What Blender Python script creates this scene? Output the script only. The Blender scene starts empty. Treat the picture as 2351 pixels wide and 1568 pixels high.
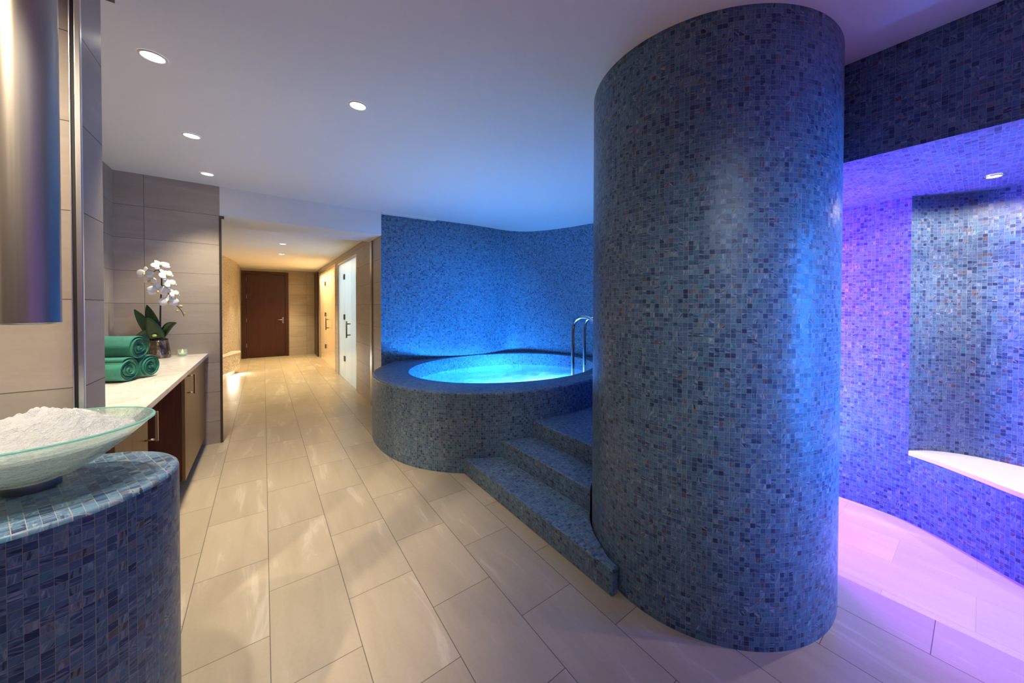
import bpy, math, random
from mathutils import Vector, Matrix, noise as mn
random.seed(7)
SC = bpy.context.scene
COL = SC.collection
PI = math.pi

# ------------------------------------------------------------------ node helpers
class NT:
    def __init__(s, name):
        s.m = bpy.data.materials.new(name); s.m.use_nodes = True
        s.t = s.m.node_tree; s.t.nodes.clear()
        s.out = s.t.nodes.new('ShaderNodeOutputMaterial')
    def n(s, typ, ins=None, **kw):
        nd = s.t.nodes.new(typ)
        for k, v in kw.items(): setattr(nd, k, v)
        for k, v in (ins or {}).items():
            sk = nd.inputs[k]
            if isinstance(v, bpy.types.NodeSocket): s.t.links.new(v, sk)
            else: sk.default_value = v
        return nd
    def math(s, op, a, b=0.0, c=None, clamp=False):
        d = {0: a, 1: b}
        if c is not None: d[2] = c
        return s.n('ShaderNodeMath', d, operation=op, use_clamp=clamp).outputs[0]
    def vmath(s, op, a, b=(0, 0, 0), scale=None):
        nd = s.n('ShaderNodeVectorMath', {0: a, 1: b}, operation=op)
        if scale is not None:
            if isinstance(scale, bpy.types.NodeSocket): s.t.links.new(scale, nd.inputs['Scale'])
            else: nd.inputs['Scale'].default_value = scale
        return nd.outputs['Value'] if op in ('DOT_PRODUCT', 'LENGTH') else nd.outputs[0]
    def xyz(s, v):
        return s.n('ShaderNodeSeparateXYZ', {0: v}).outputs
    def comb(s, x, y, z=0.0):
        return s.n('ShaderNodeCombineXYZ', {0: x, 1: y, 2: z}).outputs[0]
    def ramp(s, fac, stops, interp='LINEAR'):
        nd = s.n('ShaderNodeValToRGB', {0: fac}); cr = nd.color_ramp; cr.interpolation = interp
        while len(cr.elements) < len(stops): cr.elements.new(0.5)
        for e, (p, c) in zip(cr.elements, stops):
            e.position = p; e.color = (*c, 1) if len(c) == 3 else c
        return nd.outputs[0]
    def mix(s, fac, a, b, blend='MIX'):
        nd = s.n('ShaderNodeMix', data_type='RGBA', blend_type=blend)
        for i, v in ((0, fac), (6, a), (7, b)):
            if isinstance(v, bpy.types.NodeSocket): s.t.links.new(v, nd.inputs[i])
            else: nd.inputs[i].default_value = v if i == 0 else (*v, 1)
        return nd.outputs[2]
    def noise(s, vec, scale, detail=2.0, rough=0.5, dist=0.0):
        return s.n('ShaderNodeTexNoise', {'Vector': vec, 'Scale': scale, 'Detail': detail, 'Roughness': rough, 'Distortion': dist})
    def uv(s): return s.n('ShaderNodeTexCoord').outputs['UV']
    def obj(s): return s.n('ShaderNodeTexCoord').outputs['Object']
    def bsdf(s, **ins):
        ins = {k.replace('_', ' '): v for k, v in ins.items()}
        b = s.n('ShaderNodeBsdfPrincipled')
        for k, v in ins.items():
            sk = b.inputs[k]
            if isinstance(v, bpy.types.NodeSocket): s.t.links.new(v, sk)
            elif sk.type == 'RGBA': sk.default_value = (*v, 1)
            else: sk.default_value = v
        return b.outputs[0]
    def bump(s, h, strength=0.3, dist=0.01):
        return s.n('ShaderNodeBump', {'Height': h, 'Strength': strength, 'Distance': dist}).outputs[0]
    def done(s, sh):
        s.t.links.new(sh, s.out.inputs[0]); return s.m

def simple(name, col, rough=0.5, metal=0.0, **kw):
    t = NT(name); return t.done(t.bsdf(Base_Color=col, Roughness=rough, Metallic=metal, **kw))

def mosaic(name, stops, grout, size=0.0205, light=(0.36, 0.44, 0.52), dark=(0.012, 0.02, 0.05), streak=0.75, rough=0.36):
    t = NT(name)
    uv = t.uv()
    p = t.vmath('SCALE', uv, scale=1.0 / size)
    cell = t.vmath('FLOOR', p); fr = t.vmath('FRACTION', p)
    wn = t.n('ShaderNodeTexWhiteNoise', {'Vector': cell}, noise_dimensions='2D')
    r1, rc = wn.outputs['Value'], wn.outputs['Color']
    cx = t.xyz(rc)
    wn2 = t.n('ShaderNodeTexWhiteNoise', {'Vector': t.vmath('ADD', cell, (37.3, 91.7, 0))}, noise_dimensions='2D')
    c2 = t.xyz(wn2.outputs['Color'])
    base = t.ramp(r1, stops)
    # swirled streaks inside each glass tile, along or across it, some on a slant
    ang = t.math('ADD', t.math('MULTIPLY', t.math('ROUND', cx[0]), PI / 2),
                 t.math('MULTIPLY', t.math('POWER', t.math('MULTIPLY', cx[1], 1.0), 4.0), 0.9))
    loc = t.n('ShaderNodeVectorRotate', {'Vector': t.vmath('SUBTRACT', fr, (0.5, 0.5, 0)), 'Angle': ang}, rotation_type='Z_AXIS').outputs[0]
    q = t.vmath('ADD', t.vmath('MULTIPLY', loc, (0.5, 2.9, 1)), t.vmath('SCALE', rc, scale=90.0))
    nz = t.noise(q, 1.0, 1.8, 0.55, 0.5).outputs[0]
    hi = t.math('MULTIPLY', t.ramp(nz, [(0.52, (0, 0, 0)), (0.66, (1, 1, 1))]), t.math('MULTIPLY', t.math('POWER', c2[0], 1.6), streak))
    lo = t.math('MULTIPLY', t.ramp(nz, [(0.36, (1, 1, 1)), (0.47, (0, 0, 0))]), t.math('POWER', c2[1], 1.3))
    col = t.mix(hi, base, light)
    col = t.mix(lo, col, dark)
    big = t.noise(uv, 1.3, 1.0).outputs[0]
    col = t.mix(t.math('MULTIPLY', big, 0.25), col, t.mix(0.5, base, (0.16, 0.22, 0.33)))
    # grout, a little wider between some columns
    xs = t.xyz(fr)
    colw = t.n('ShaderNodeTexWhiteNoise', {'W': t.math('FLOOR', t.math('MULTIPLY', t.xyz(p)[0], 1.0))}, noise_dimensions='1D').outputs['Value']
    gw = t.math('ADD', 0.042, t.math('MULTIPLY', t.math('POWER', colw, 3.0), 0.05))
    gx = t.math('LESS_THAN', xs[0], gw)
    gy = t.math('LESS_THAN', xs[1], 0.06)
    g = t.math('MAXIMUM', gx, gy)
    col = t.mix(g, col, grout)
    geo = t.n('ShaderNodeNewGeometry').outputs['Normal']
    off = t.vmath('SCALE', t.vmath('SUBTRACT', wn2.outputs['Color'], (0.5, 0.5, 0.5)), scale=0.09)
    nrm = t.vmath('NORMALIZE', t.vmath('ADD', geo, off))
    rg = t.math('ADD', rough, t.math('MULTIPLY', g, 0.5))
    return t.done(t.bsdf(Base_Color=col, Roughness=rg, Normal=nrm, Specular_IOR_Level=0.32))

def tiles(name, w, l, x0, y0, stag, ca, cb, grout, rough=0.35, gw=0.003, vein=(0.80, 0.74, 0.66), along_y=True):
    """big stone tiles in metres; w = row width, l = tile length; rows across x (along_y) or across y"""
    t = NT(name); u = t.xyz(t.uv())
    a, b = (u[0], u[1]) if along_y else (u[1], u[0])
    ra = t.math('DIVIDE', t.math('SUBTRACT', a, x0), w)
    row = t.math('FLOOR', ra); fa = t.math('FRACT', ra)
    half = t.math('MULTIPLY', t.math('ABSOLUTE', t.math('MODULO', row, 2.0)), stag)
    rb = t.math('SUBTRACT', t.math('DIVIDE', t.math('SUBTRACT', b, y0), l), half)
    cb_ = t.math('FLOOR', rb); fb = t.math('FRACT', rb)
    wn = t.n('ShaderNodeTexWhiteNoise', {'Vector': t.comb(row, cb_)}, noise_dimensions='2D')
    sv = t.comb(t.math('MULTIPLY', a, 9.0), t.math('MULTIPLY', b, 1.3))
    sv = t.vmath('ADD', sv, t.vmath('SCALE', wn.outputs['Color'], scale=40.0))
    nz = t.noise(sv, 1.0, 4.0, 0.6, 0.5).outputs[0]
    fine = t.noise(t.vmath('SCALE', t.uv(), scale=60.0), 1.0, 2.0).outputs[0]
    col = t.mix(t.ramp(nz, [(0.3, (0, 0, 0)), (0.7, (1, 1, 1))]), ca, cb)
    col = t.mix(t.math('MULTIPLY', t.ramp(nz, [(0.60, (0, 0, 0)), (0.67, (1, 1, 1)), (0.74, (0, 0, 0))]), 0.35), col, vein)
    br = t.math('ADD', 0.90, t.math('MULTIPLY', wn.outputs['Value'], 0.14))
    br = t.math('MULTIPLY', br, t.math('ADD', 0.95, t.math('MULTIPLY', fine, 0.1)))
    col = t.vmath('SCALE', col, scale=br)
    ga, gb = gw / w, gw / l
    g = t.math('MAXIMUM', t.math('LESS_THAN', fa, ga), t.math('LESS_THAN', fb, gb))
    col = t.mix(g, col, grout)
    rg = t.math('ADD', t.math('ADD', rough, t.math('MULTIPLY', fine, 0.12)), t.math('MULTIPLY', g, 0.3))
    return t.done(t.bsdf(Base_Color=col, Roughness=rg))

def wood(name, ca, cb, rough=0.35, scale=(1, 1, 0.06), rings=22.0):
    t = NT(name); o = t.vmath('MULTIPLY', t.obj(), scale)
    nz = t.noise(o, rings, 5.0, 0.65, 1.2).outputs[0]
    fine = t.noise(t.vmath('MULTIPLY', t.obj(), (90, 90, 3)), 1.0, 2.0).outputs[0]
    col = t.mix(t.ramp(nz, [(0.32, (0, 0, 0)), (0.68, (1, 1, 1))]), ca, cb)
    col = t.vmath('SCALE', col, scale=t.math('ADD', 0.85, t.math('MULTIPLY', fine, 0.3)))
    return t.done(t.bsdf(Base_Color=col, Roughness=rough))

BLUE = [(0.0, (0.013, 0.030, 0.080)), (0.08, (0.032, 0.076, 0.162)), (0.22, (0.057, 0.122, 0.214)), (0.60, (0.081, 0.160, 0.250)),
        (0.80, (0.107, 0.196, 0.274)), (0.87, (0.052, 0.192, 0.258)), (0.94, (0.148, 0.196, 0.246)), (0.98, (0.10, 0.074, 0.074)), (1.0, (0.188, 0.245, 0.30))]
SAND = [(0.0, (0.16, 0.13, 0.11)), (0.12, (0.30, 0.25, 0.20)), (0.5, (0.44, 0.38, 0.30)), (0.8, (0.54, 0.48, 0.40)), (1.0, (0.64, 0.59, 0.52))]
M_MOS = mosaic('blue_glass_mosaic', BLUE, (0.27, 0.27, 0.268))
M_SANDMOS = mosaic('sand_mosaic', SAND, (0.45, 0.38, 0.30), light=(0.75, 0.68, 0.6), dark=(0.10, 0.07, 0.06), streak=0.4, size=0.0165)
M_FLOOR = tiles('beige_floor_tile', 0.3016, 0.594, -0.289, 0.1166, 0.5, (0.40, 0.328, 0.222), (0.465, 0.388, 0.274), (0.12, 0.095, 0.07), rough=0.27, vein=(0.68, 0.61, 0.5))
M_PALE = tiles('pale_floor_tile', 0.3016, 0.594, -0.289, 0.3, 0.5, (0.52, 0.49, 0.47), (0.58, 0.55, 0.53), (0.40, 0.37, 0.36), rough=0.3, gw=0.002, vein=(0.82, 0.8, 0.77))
M_WALL = tiles('stone_wall_tile', 0.3016, 0.62, 0.232, -0.873, 0.0, (0.40, 0.34, 0.275), (0.47, 0.41, 0.34), (0.10, 0.085, 0.075), rough=0.42, gw=0.003, vein=(0.53, 0.47, 0.4), along_y=False)
M_PAINT = simple('white_ceiling_paint', (0.86, 0.86, 0.86), 0.85)
M_DARKWOOD = wood('dark_red_wood', (0.030, 0.0065, 0.0025), (0.056, 0.013, 0.005), 0.35)
M_CABWOOD = wood('reddish_cabinet_wood', (0.10, 0.026, 0.010), (0.17, 0.05, 0.018), 0.35)
M_OAK = wood('olive_brown_veneer', (0.21, 0.10, 0.018), (0.30, 0.15, 0.033), 0.4)
M_PINE = wood('pale_sauna_wood', (0.72, 0.47, 0.24), (0.82, 0.58, 0.33), 0.5, rings=14)
M_BLACK = simple('black_plinth', (0.02, 0.018, 0.017), 0.5)
M_CHROME = simple('polished_chrome', (0.72, 0.72, 0.74), 0.06, 1.0)
M_STEEL = simple('satin_steel', (0.46, 0.45, 0.44), 0.26, 1.0)
M_SATIN = simple('bright_satin_steel', (0.80, 0.79, 0.77), 0.34, 1.0)
M_FOOT = simple('dark_satin_foot', (0.16, 0.17, 0.18), 0.45, 0.7)
M_BRASS = simple('champagne_handle', (0.72, 0.58, 0.40), 0.25, 1.0)
M_DARKMETAL = simple('dark_metal', (0.10, 0.095, 0.09), 0.4, 0.8)
M_WHITE = simple('white_solid_surface', (0.82, 0.80, 0.77), 0.35)

def m_marble():
    t = NT('veined_white_stone'); o = t.vmath('MULTIPLY', t.obj(), (1.5, 0.9, 1))
    nz = t.noise(o, 1.6, 6.0, 0.55, 1.6).outputs[0]
    v = t.ramp(nz, [(0.47, (0, 0, 0)), (0.50, (1, 1, 1)), (0.53, (0, 0, 0))])
    cl = t.noise(o, 0.9, 3.0).outputs[0]
    col = t.mix(cl, (0.74, 0.70, 0.64), (0.66, 0.61, 0.55))
    col = t.mix(t.math('MULTIPLY', v, 0.38), col, (0.36, 0.31, 0.28))
    return t.done(t.bsdf(Base_Color=col, Roughness=0.22))
M_MARBLE = m_marble()

def m_steel_brushed():
    t = NT('brushed_steel'); o = t.vmath('MULTIPLY', t.obj(), (60, 60, 0.6))
    nz = t.noise(o, 3.0, 2.0).outputs[0]
    return t.done(t.bsdf(Base_Color=(0.46, 0.42, 0.37), Metallic=1.0, Roughness=t.math('ADD', 0.38, t.math('MULTIPLY', nz, 0.06))))
M_BRUSHED = m_steel_brushed()

def m_glass(name, col, rough=0.05, trans=0.65, tint=(0.9, 1.0, 0.97)):
    t = NT(name)
    fr = t.math('ADD', 0.04, t.math('MULTIPLY', t.math('POWER', t.n('ShaderNodeLayerWeight', {'Blend': 0.5}).outputs['Facing'], 4.0), 0.5))
    gl = t.n('ShaderNodeBsdfGlossy', {'Color': (1, 1, 1, 1), 'Roughness': rough}).outputs[0]
    tr = t.n('ShaderNodeBsdfTransparent', {'Color': (*tint, 1)}).outputs[0]
    tl = t.n('ShaderNodeBsdfTranslucent', {'Color': (*col, 1)}).outputs[0]
    df = t.n('ShaderNodeBsdfDiffuse', {'Color': (*col, 1)}).outputs[0]
    body = t.n('ShaderNodeMixShader', {0: 0.4, 1: tl, 2: df}).outputs[0]
    a = t.n('ShaderNodeMixShader', {0: trans, 1: body, 2: tr}).outputs[0]
    return t.done(t.n('ShaderNodeMixShader', {0: fr, 1: a, 2: gl}).outputs[0])
M_FROST = m_glass('frosted_door_glass', (0.84, 0.90, 0.92), 0.1, 0.06)
M_AMBER = m_glass('clear_door_glass', (0.95, 0.86, 0.70), 0.05, 0.62, (1, 0.97, 0.9))
M_CLEAR = m_glass('clear_candle_glass', (0.9, 0.95, 0.95), 0.03, 0.85)
M_POTGLASS = None

def m_bowl():
    t = NT('frosted_bowl_glass')
    nz = t.noise(t.vmath('MULTIPLY', t.obj(), (38, 38, 70)), 1.0, 3.0, 0.6).outputs[0]
    bp = t.bump(nz, 0.9, 0.02)
    fr = t.math('ADD', 0.04, t.math('MULTIPLY', t.math('POWER', t.n('ShaderNodeLayerWeight', {'Blend': 0.5, 'Normal': bp}).outputs['Facing'], 4.0), 0.4))
    gl = t.n('ShaderNodeBsdfGlossy', {'Color': (1, 1, 1, 1), 'Roughness': 0.12, 'Normal': bp}).outputs[0]
    tr = t.n('ShaderNodeBsdfTransparent', {'Color': (0.86, 0.95, 0.91, 1)}).outputs[0]
    tl = t.n('ShaderNodeBsdfTranslucent', {'Color': (0.90, 0.97, 0.94, 1), 'Normal': bp}).outputs[0]
    df = t.n('ShaderNodeBsdfDiffuse', {'Color': (0.70, 0.78, 0.76, 1), 'Normal': bp}).outputs[0]
    body = t.n('ShaderNodeMixShader', {0: 0.4, 1: tl, 2: df}).outputs[0]
    a = t.n('ShaderNodeMixShader', {0: 0.66, 1: body, 2: tr}).outputs[0]
    return t.done(t.n('ShaderNodeMixShader', {0: fr, 1: a, 2: gl}).outputs[0])
M_BOWL = m_bowl()
M_RIM = m_glass('green_glass_edge', (0.34, 0.74, 0.66), 0.05, 0.40, (0.62, 0.93, 0.86))

def m_ice():
    t = NT('crushed_ice')
    nz = t.noise(t.obj(), 70.0, 5.0, 0.7).outputs[0]
    bp = t.bump(nz, 0.9, 0.014)
    df = t.n('ShaderNodeBsdfDiffuse', {'Color': (0.80, 0.81, 0.81, 1), 'Normal': bp}).outputs[0]
    tl = t.n('ShaderNodeBsdfTranslucent', {'Color': (0.92, 0.95, 0.95, 1), 'Normal': bp}).outputs[0]
    gl = t.n('ShaderNodeBsdfGlossy', {'Color': (1, 1, 1, 1), 'Roughness': 0.3, 'Normal': bp}).outputs[0]
    a = t.n('ShaderNodeMixShader', {0: 0.55, 1: df, 2: tl}).outputs[0]
    return t.done(t.n('ShaderNodeMixShader', {0: 0.06, 1: a, 2: gl}).outputs[0])
M_ICE = m_ice()

def m_water():
    t = NT('bubbling_pool_water')
    o = t.obj()
    n1 = t.noise(t.vmath('MULTIPLY', o, (2.6, 3.6, 1)), 1.0, 6.0, 0.62, 1.6).outputs[0]
    n2 = t.noise(o, 22.0, 3.0, 0.6).outputs[0]
    r = t.vmath('LENGTH', t.vmath('MULTIPLY', t.vmath('ADD', o, (-0.05, 0.30, 0)), (1 / 1.0, 1 / 0.85, 0)))
    cen = t.ramp(r, [(0.15, (1, 1, 1)), (0.98, (0, 0, 0))])
    foam = t.math('MULTIPLY', t.math('ADD', cen, t.math('MULTIPLY', t.math('SUBTRACT', n1, 0.52), 1.9)), 0.85, clamp=True)
    bp = t.bump(t.math('ADD', n1, t.math('MULTIPLY', n2, 0.3)), 0.6, 0.05)
    fr = t.n('ShaderNodeFresnel', {'IOR': 1.33, 'Normal': bp}).outputs[0]
    gl = t.n('ShaderNodeBsdfGlossy', {'Color': (1, 1, 1, 1), 'Roughness': 0.08, 'Normal': bp}).outputs[0]
    tr = t.n('ShaderNodeBsdfTransparent', {'Color': (0.80, 0.97, 1.0, 1)}).outputs[0]
    tl = t.n('ShaderNodeBsdfTranslucent', {'Color': (0.92, 0.96, 0.97, 1)}).outputs[0]
    df = t.n('ShaderNodeBsdfDiffuse', {'Color': (0.90, 0.95, 0.97, 1), 'Normal': bp}).outputs[0]
    fo = t.n('ShaderNodeMixShader', {0: 0.2, 1: tl, 2: df}).outputs[0]
    a = t.n('ShaderNodeMixShader', {0: foam, 1: tr, 2: fo}).outputs[0]
    return t.done(t.n('ShaderNodeMixShader', {0: t.math('MULTIPLY', fr, 0.7), 1: a, 2: gl}).outputs[0])
M_WATER = m_water()

def m_towel():
    t = NT('teal_terry_cloth')
    o = t.obj()
    n1 = t.noise(o, 420.0, 2.0).outputs[0]; n2 = t.noise(o, 30.0, 3.0).outputs[0]
    col = t.mix(n2, (0.010, 0.165, 0.115), (0.030, 0.27, 0.20))
    return t.done(t.bsdf(Base_Color=col, Roughness=0.95, Sheen_Weight=0.6, Sheen_Tint=(0.5, 0.95, 0.8), Normal=t.bump(t.math('ADD', n1, n2), 0.7, 0.006)))
M_TOWEL = m_towel()
def m_pot():
    t = NT('bark_filled_glass')
    nz = t.noise(t.vmath('MULTIPLY', t.obj(), (34, 34, 11)), 1.0, 4.0, 0.6).outputs[0]
    col = t.ramp(nz, [(0.36, (0.010, 0.007, 0.004)), (0.52, (0.045, 0.028, 0.014)), (0.62, (0.12, 0.08, 0.042)), (0.74, (0.34, 0.29, 0.22))])
    return t.done(t.bsdf(Base_Color=col, Roughness=0.12, Coat_Weight=1.0))
M_POT = m_pot()
M_BARK = simple('dark_bark', (0.012, 0.010, 0.008), 0.9)
def m_leaf():
    t = NT('orchid_leaf_green'); nz = t.noise(t.obj(), 18.0, 3.0).outputs[0]
    return t.done(t.bsdf(Base_Color=t.mix(nz, (0.005, 0.026, 0.004), (0.028, 0.085, 0.012)), Roughness=0.35))
M_LEAF = m_leaf()
M_STEM = simple('dark_green_stem', (0.018, 0.022, 0.009), 0.5)
M_PETAL = simple('white_petal', (0.86, 0.85, 0.82), 0.55, Subsurface_Weight=0.25, Subsurface_Radius=(0.01, 0.01, 0.01), Subsurface_Scale=0.3)
M_LIP = simple('yellow_orchid_lip', (0.62, 0.48, 0.12), 0.5)
M_BUD = simple('green_bud', (0.42, 0.44, 0.18), 0.5)
M_WAX = simple('white_wax', (0.8, 0.78, 0.72), 0.5)
def emit(name, col, s):
    t = NT(name); return t.done(t.n('ShaderNodeEmission', {'Color': (*col, 1), 'Strength': s}).outputs[0])
M_LAMP = emit('downlight_lens', (1.0, 0.93, 0.82), 14.0)
M_LAMPW = emit('warm_downlight_lens', (1.0, 0.88, 0.66), 12.0)
M_FLAME = emit('candle_flame', (1.0, 0.62, 0.10), 4.0)

# ------------------------------------------------------------------ mesh helpers
class MB:
    """collects faces of one part; u v in metres for the tile and mosaic patterns"""
    def __init__(s): s.v = []; s.f = []; s.uv = []; s.mi = []; s.sm = []
    def quad(s, pts, uvs=None, mi=0, smooth=False):
        b = len(s.v); s.v += [tuple(p) for p in pts]; s.f.append(tuple(range(b, b + len(pts))))
        if uvs is None:
            n = Vector((0, 0, 0)); P = [Vector(p) for p in pts]
            for i in range(len(P)): n += P[i].cross(P[(i + 1) % len(P)])
            ax = max(range(3), key=lambda i: abs(n[i]))
            uvs = [((p[1], p[2]) if ax == 0 else (p[0], p[2]) if ax == 1 else (p[0], p[1])) for p in pts]
        s.uv += uvs; s.mi.append(mi); s.sm.append(smooth)
    def box(s, x0, x1, y0, y1, z0, z1, mi=0):
        c = [(x, y, z) for z in (z0, z1) for y in (y0, y1) for x in (x0, x1)]
        for i in ((0, 2, 3, 1), (4, 5, 7, 6), (0, 1, 5, 4), (2, 6, 7, 3), (0, 4, 6, 2), (1, 3, 7, 5)):
            s.quad([c[k] for k in i], None, mi)
    def obox(s, c, hx, hy, z0, z1, ang):
        ca, sa = math.cos(ang), math.sin(ang)
        P = lambda x, y, z: (c[0] + x * ca - y * sa, c[1] + x * sa + y * ca, z)
        q = [P(x, y, z) for z in (z0, z1) for y in (-hy, hy) for x in (-hx, hx)]
        for i in ((0, 2, 3, 1), (4, 5, 7, 6), (0, 1, 5, 4), (2, 6, 7, 3), (0, 4, 6, 2), (1, 3, 7, 5)): s.quad([q[k] for k in i])
    def strip(s, pts, z0, z1, u0=0.0, flip=False, smooth=False, mi=0, topf=None):
        """vertical wall along a plan polyline"""
        u = u0
        for a, b in zip(pts, pts[1:]):
            d = math.hypot(b[0] - a[0], b[1] - a[1])
            q = [(a[0], a[1], z0), (b[0], b[1], z0), (b[0], b[1], z1), (a[0], a[1], z1)]
            w = [(u, z0), (u + d, z0), (u + d, z1), (u, z1)]
            if flip: q.reverse(); w.reverse()
            s.quad(q, w, mi, smooth); u += d
    def poly(s, pts, z, up=True, mi=0):
        q = [(p[0], p[1], z) for p in pts]
        ar = sum(a[0] * b[1] - b[0] * a[1] for a, b in zip(pts, pts[1:] + pts[:1]))
        if (ar > 0) != up: q.reverse()
        s.quad(q, [(p[0], p[1]) for p in q], mi)
    def prism(s, pts, z0, z1):
        ar = sum(a[0] * b[1] - b[0] * a[1] for a, b in zip(pts, pts[1:] + pts[:1]))
        if ar < 0: pts = pts[::-1]
        s.poly(pts, z1, True); s.poly(pts, z0, False); s.strip(pts + pts[:1], z0, z1)
    def grid(s, rows, closed_u=False, uvf=None, smooth=True, mi=0, flip=False):
        """rows: list of rings with equal counts; faces between successive rings"""
        n = len(rows[0]); m = n if closed_u else n - 1
        for i in range(len(rows) - 1):
            for j in range(m):
                k = (j + 1) % n
                q = [rows[i][j], rows[i][k], rows[i + 1][k], rows[i + 1][j]]
                w = [uvf(i, j), uvf(i, j + 1), uvf(i + 1, j + 1), uvf(i + 1, j)] if uvf else [(0, 0)] * 4
                if flip: q.reverse(); w.reverse()
                s.quad(q, w, mi, smooth)
    def lathe(s, prof, c=(0, 0), n=64, smooth=True, uvs=True, mi=0, flip=False):
        rows = [[(c[0] + r * math.cos(2 * PI * j / n), c[1] + r * math.sin(2 * PI * j / n), z) for j in range(n)] for r, z in prof]
        R = max(r for r, z in prof); acc = [0.0]
        for (r0, z0), (r1, z1) in zip(prof, prof[1:]): acc.append(acc[-1] + math.hypot(r1 - r0, z1 - z0))
        s.grid(rows, True, lambda i, j: (2 * PI * R * j / n, acc[i]), smooth, mi, flip)
    def tube(s, pts, r, n=12, caps=True, mi=0):
        P = [Vector(p) for p in pts]; rows = []
        rr = r if isinstance(r, (list, tuple)) else [r] * len(P)
        t0 = (P[1] - P[0]).normalized()
        up = Vector((0, 0, 1)) if abs(t0.z) < 0.9 else Vector((1, 0, 0))
        nrm = t0.cross(up).normalized()
        for i, p in enumerate(P):
            t = (P[min(i + 1, len(P) - 1)] - P[max(i - 1, 0)]).normalized()
            nrm = (nrm - t * nrm.dot(t)).normalized(); bi = t.cross(nrm)
            rows.append([tuple(p + (nrm * math.cos(2 * PI * j / n) + bi * math.sin(2 * PI * j / n)) * rr[i]) for j in range(n)])
        s.grid(rows, True, None, True, mi)
        if caps:
            s.quad(rows[0][::-1], [(0, 0)] * n, mi); s.quad(rows[-1], [(0, 0)] * n, mi)
    def build(s, name, mat, parent=None, merge=True, bevel=0.0, subsurf=0):
        org = Vector((0, 0, 0)); q = parent
        while q is not None: org += Vector(q.location); q = q.parent
        me = bpy.data.meshes.new(name)
        me.from_pydata([tuple(Vector(v) - org) for v in s.v], [], s.f)
        ul = me.uv_layers.new(name='UVMap')
        for i, w in enumerate(s.uv): ul.data[i].uv = w
        for m in (mat if isinstance(mat, (list, tuple)) else [mat]): me.materials.append(m)
        me.polygons.foreach_set('material_index', s.mi); me.polygons.foreach_set('use_smooth', s.sm)
        if merge:
            import bmesh
            bm = bmesh.new(); bm.from_mesh(me); bmesh.ops.remove_doubles(bm, verts=bm.verts, dist=1e-5)
            bm.to_mesh(me); bm.free()
        me.update()
        o = bpy.data.objects.new(name, me); COL.objects.link(o); o.parent = parent
        if bevel:
            b = o.modifiers.new('bevel', 'BEVEL'); b.width = bevel; b.segments = 3; b.limit_method = 'ANGLE'; b.angle_limit = 0.7
        if subsurf:
            d = o.modifiers.new('sub', 'SUBSURF'); d.levels = subsurf; d.render_levels = subsurf
        return o

def tag(o, label, cat, group=None, kind=None):
    o['label'] = label; o['category'] = cat
    if group: o['group'] = group
    if kind: o['kind'] = kind
    return o
def thing(name, label, cat, loc=(0, 0, 0), group=None):
    o = bpy.data.objects.new(name, None); COL.objects.link(o); o.location = loc; o.empty_display_size = 0.1
    return tag(o, label, cat, group)
def struct(o, label=None, cat=None):
    o['kind'] = 'structure'
    if label: o['label'] = label
    if cat: o['category'] = cat
    return o
def copy_tree(o, parent=None):
    c = o.copy(); COL.objects.link(c); c.parent = parent
    for ch in list(o.children): copy_tree(ch, c)
    return c
def catmull(pts, per=8):
    out = []; n = len(pts)
    for i in range(n - 1):
        p0, p1, p2, p3 = pts[max(i - 1, 0)], pts[i], pts[i + 1], pts[min(i + 2, n - 1)]
        for k in range(per):
            t = k / per
            out.append(tuple(0.5 * (2 * b + (c - a) * t + (2 * a - 5 * b + 4 * c - d) * t * t + (3 * b - a - 3 * c + d) * t ** 3) for a, b, c, d in zip(p0, p1, p2, p3)))
    out.append(tuple(pts[-1])); return out

H = 2.644          # main ceiling
YW = 4.917         # tiled wall behind the counter, beam front
XR = 1.205         # right wall of the corridor
YE = 12.4          # end wall of the corridor
HB, HC = 2.345, 2.43   # beam underside, corridor ceiling
XH, HS = 2.305, 2.154  # header of the niche on the right, its soffit
NX, NY0, NY1 = -0.488, 1.94, 2.15   # short wall by the ice bowl

# ------------------------------------------------------------------ the room
b = MB(); b.poly([(-2.6, -2.4), (XH + 0.075, -2.4), (XH + 0.075, 1.35), (4.2, 1.35), (4.2, YW), (XR + 1.9, YW), (XR + 1.9, 12.6), (-2.6, 12.6)], 0.0)
struct(b.build('floor', M_FLOOR), 'beige stone floor tiles laid in long running rows', 'floor')
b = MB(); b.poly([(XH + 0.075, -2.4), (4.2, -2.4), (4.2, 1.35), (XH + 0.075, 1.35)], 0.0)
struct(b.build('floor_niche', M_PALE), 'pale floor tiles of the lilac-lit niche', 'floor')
b = MB(); b.box(-2.6, 4.2, -2.4, YW, H, H + 0.1)
struct(b.build('ceiling', M_PAINT), 'white plaster ceiling of the spa hall', 'ceiling')
b = MB(); b.box(-0.349, XR, YW, 5.55, HB, H + 0.1)
struct(b.build('ceiling_beam', M_PAINT), 'white dropped beam over the mouth of the corridor', 'beam')
b = MB(); b.box(-2.6, XR + 1.9, 5.55, 12.6, HC, H + 0.1)
struct(b.build('ceiling_corridor', M_PAINT), 'lower white ceiling of the warm corridor', 'ceiling')
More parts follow.
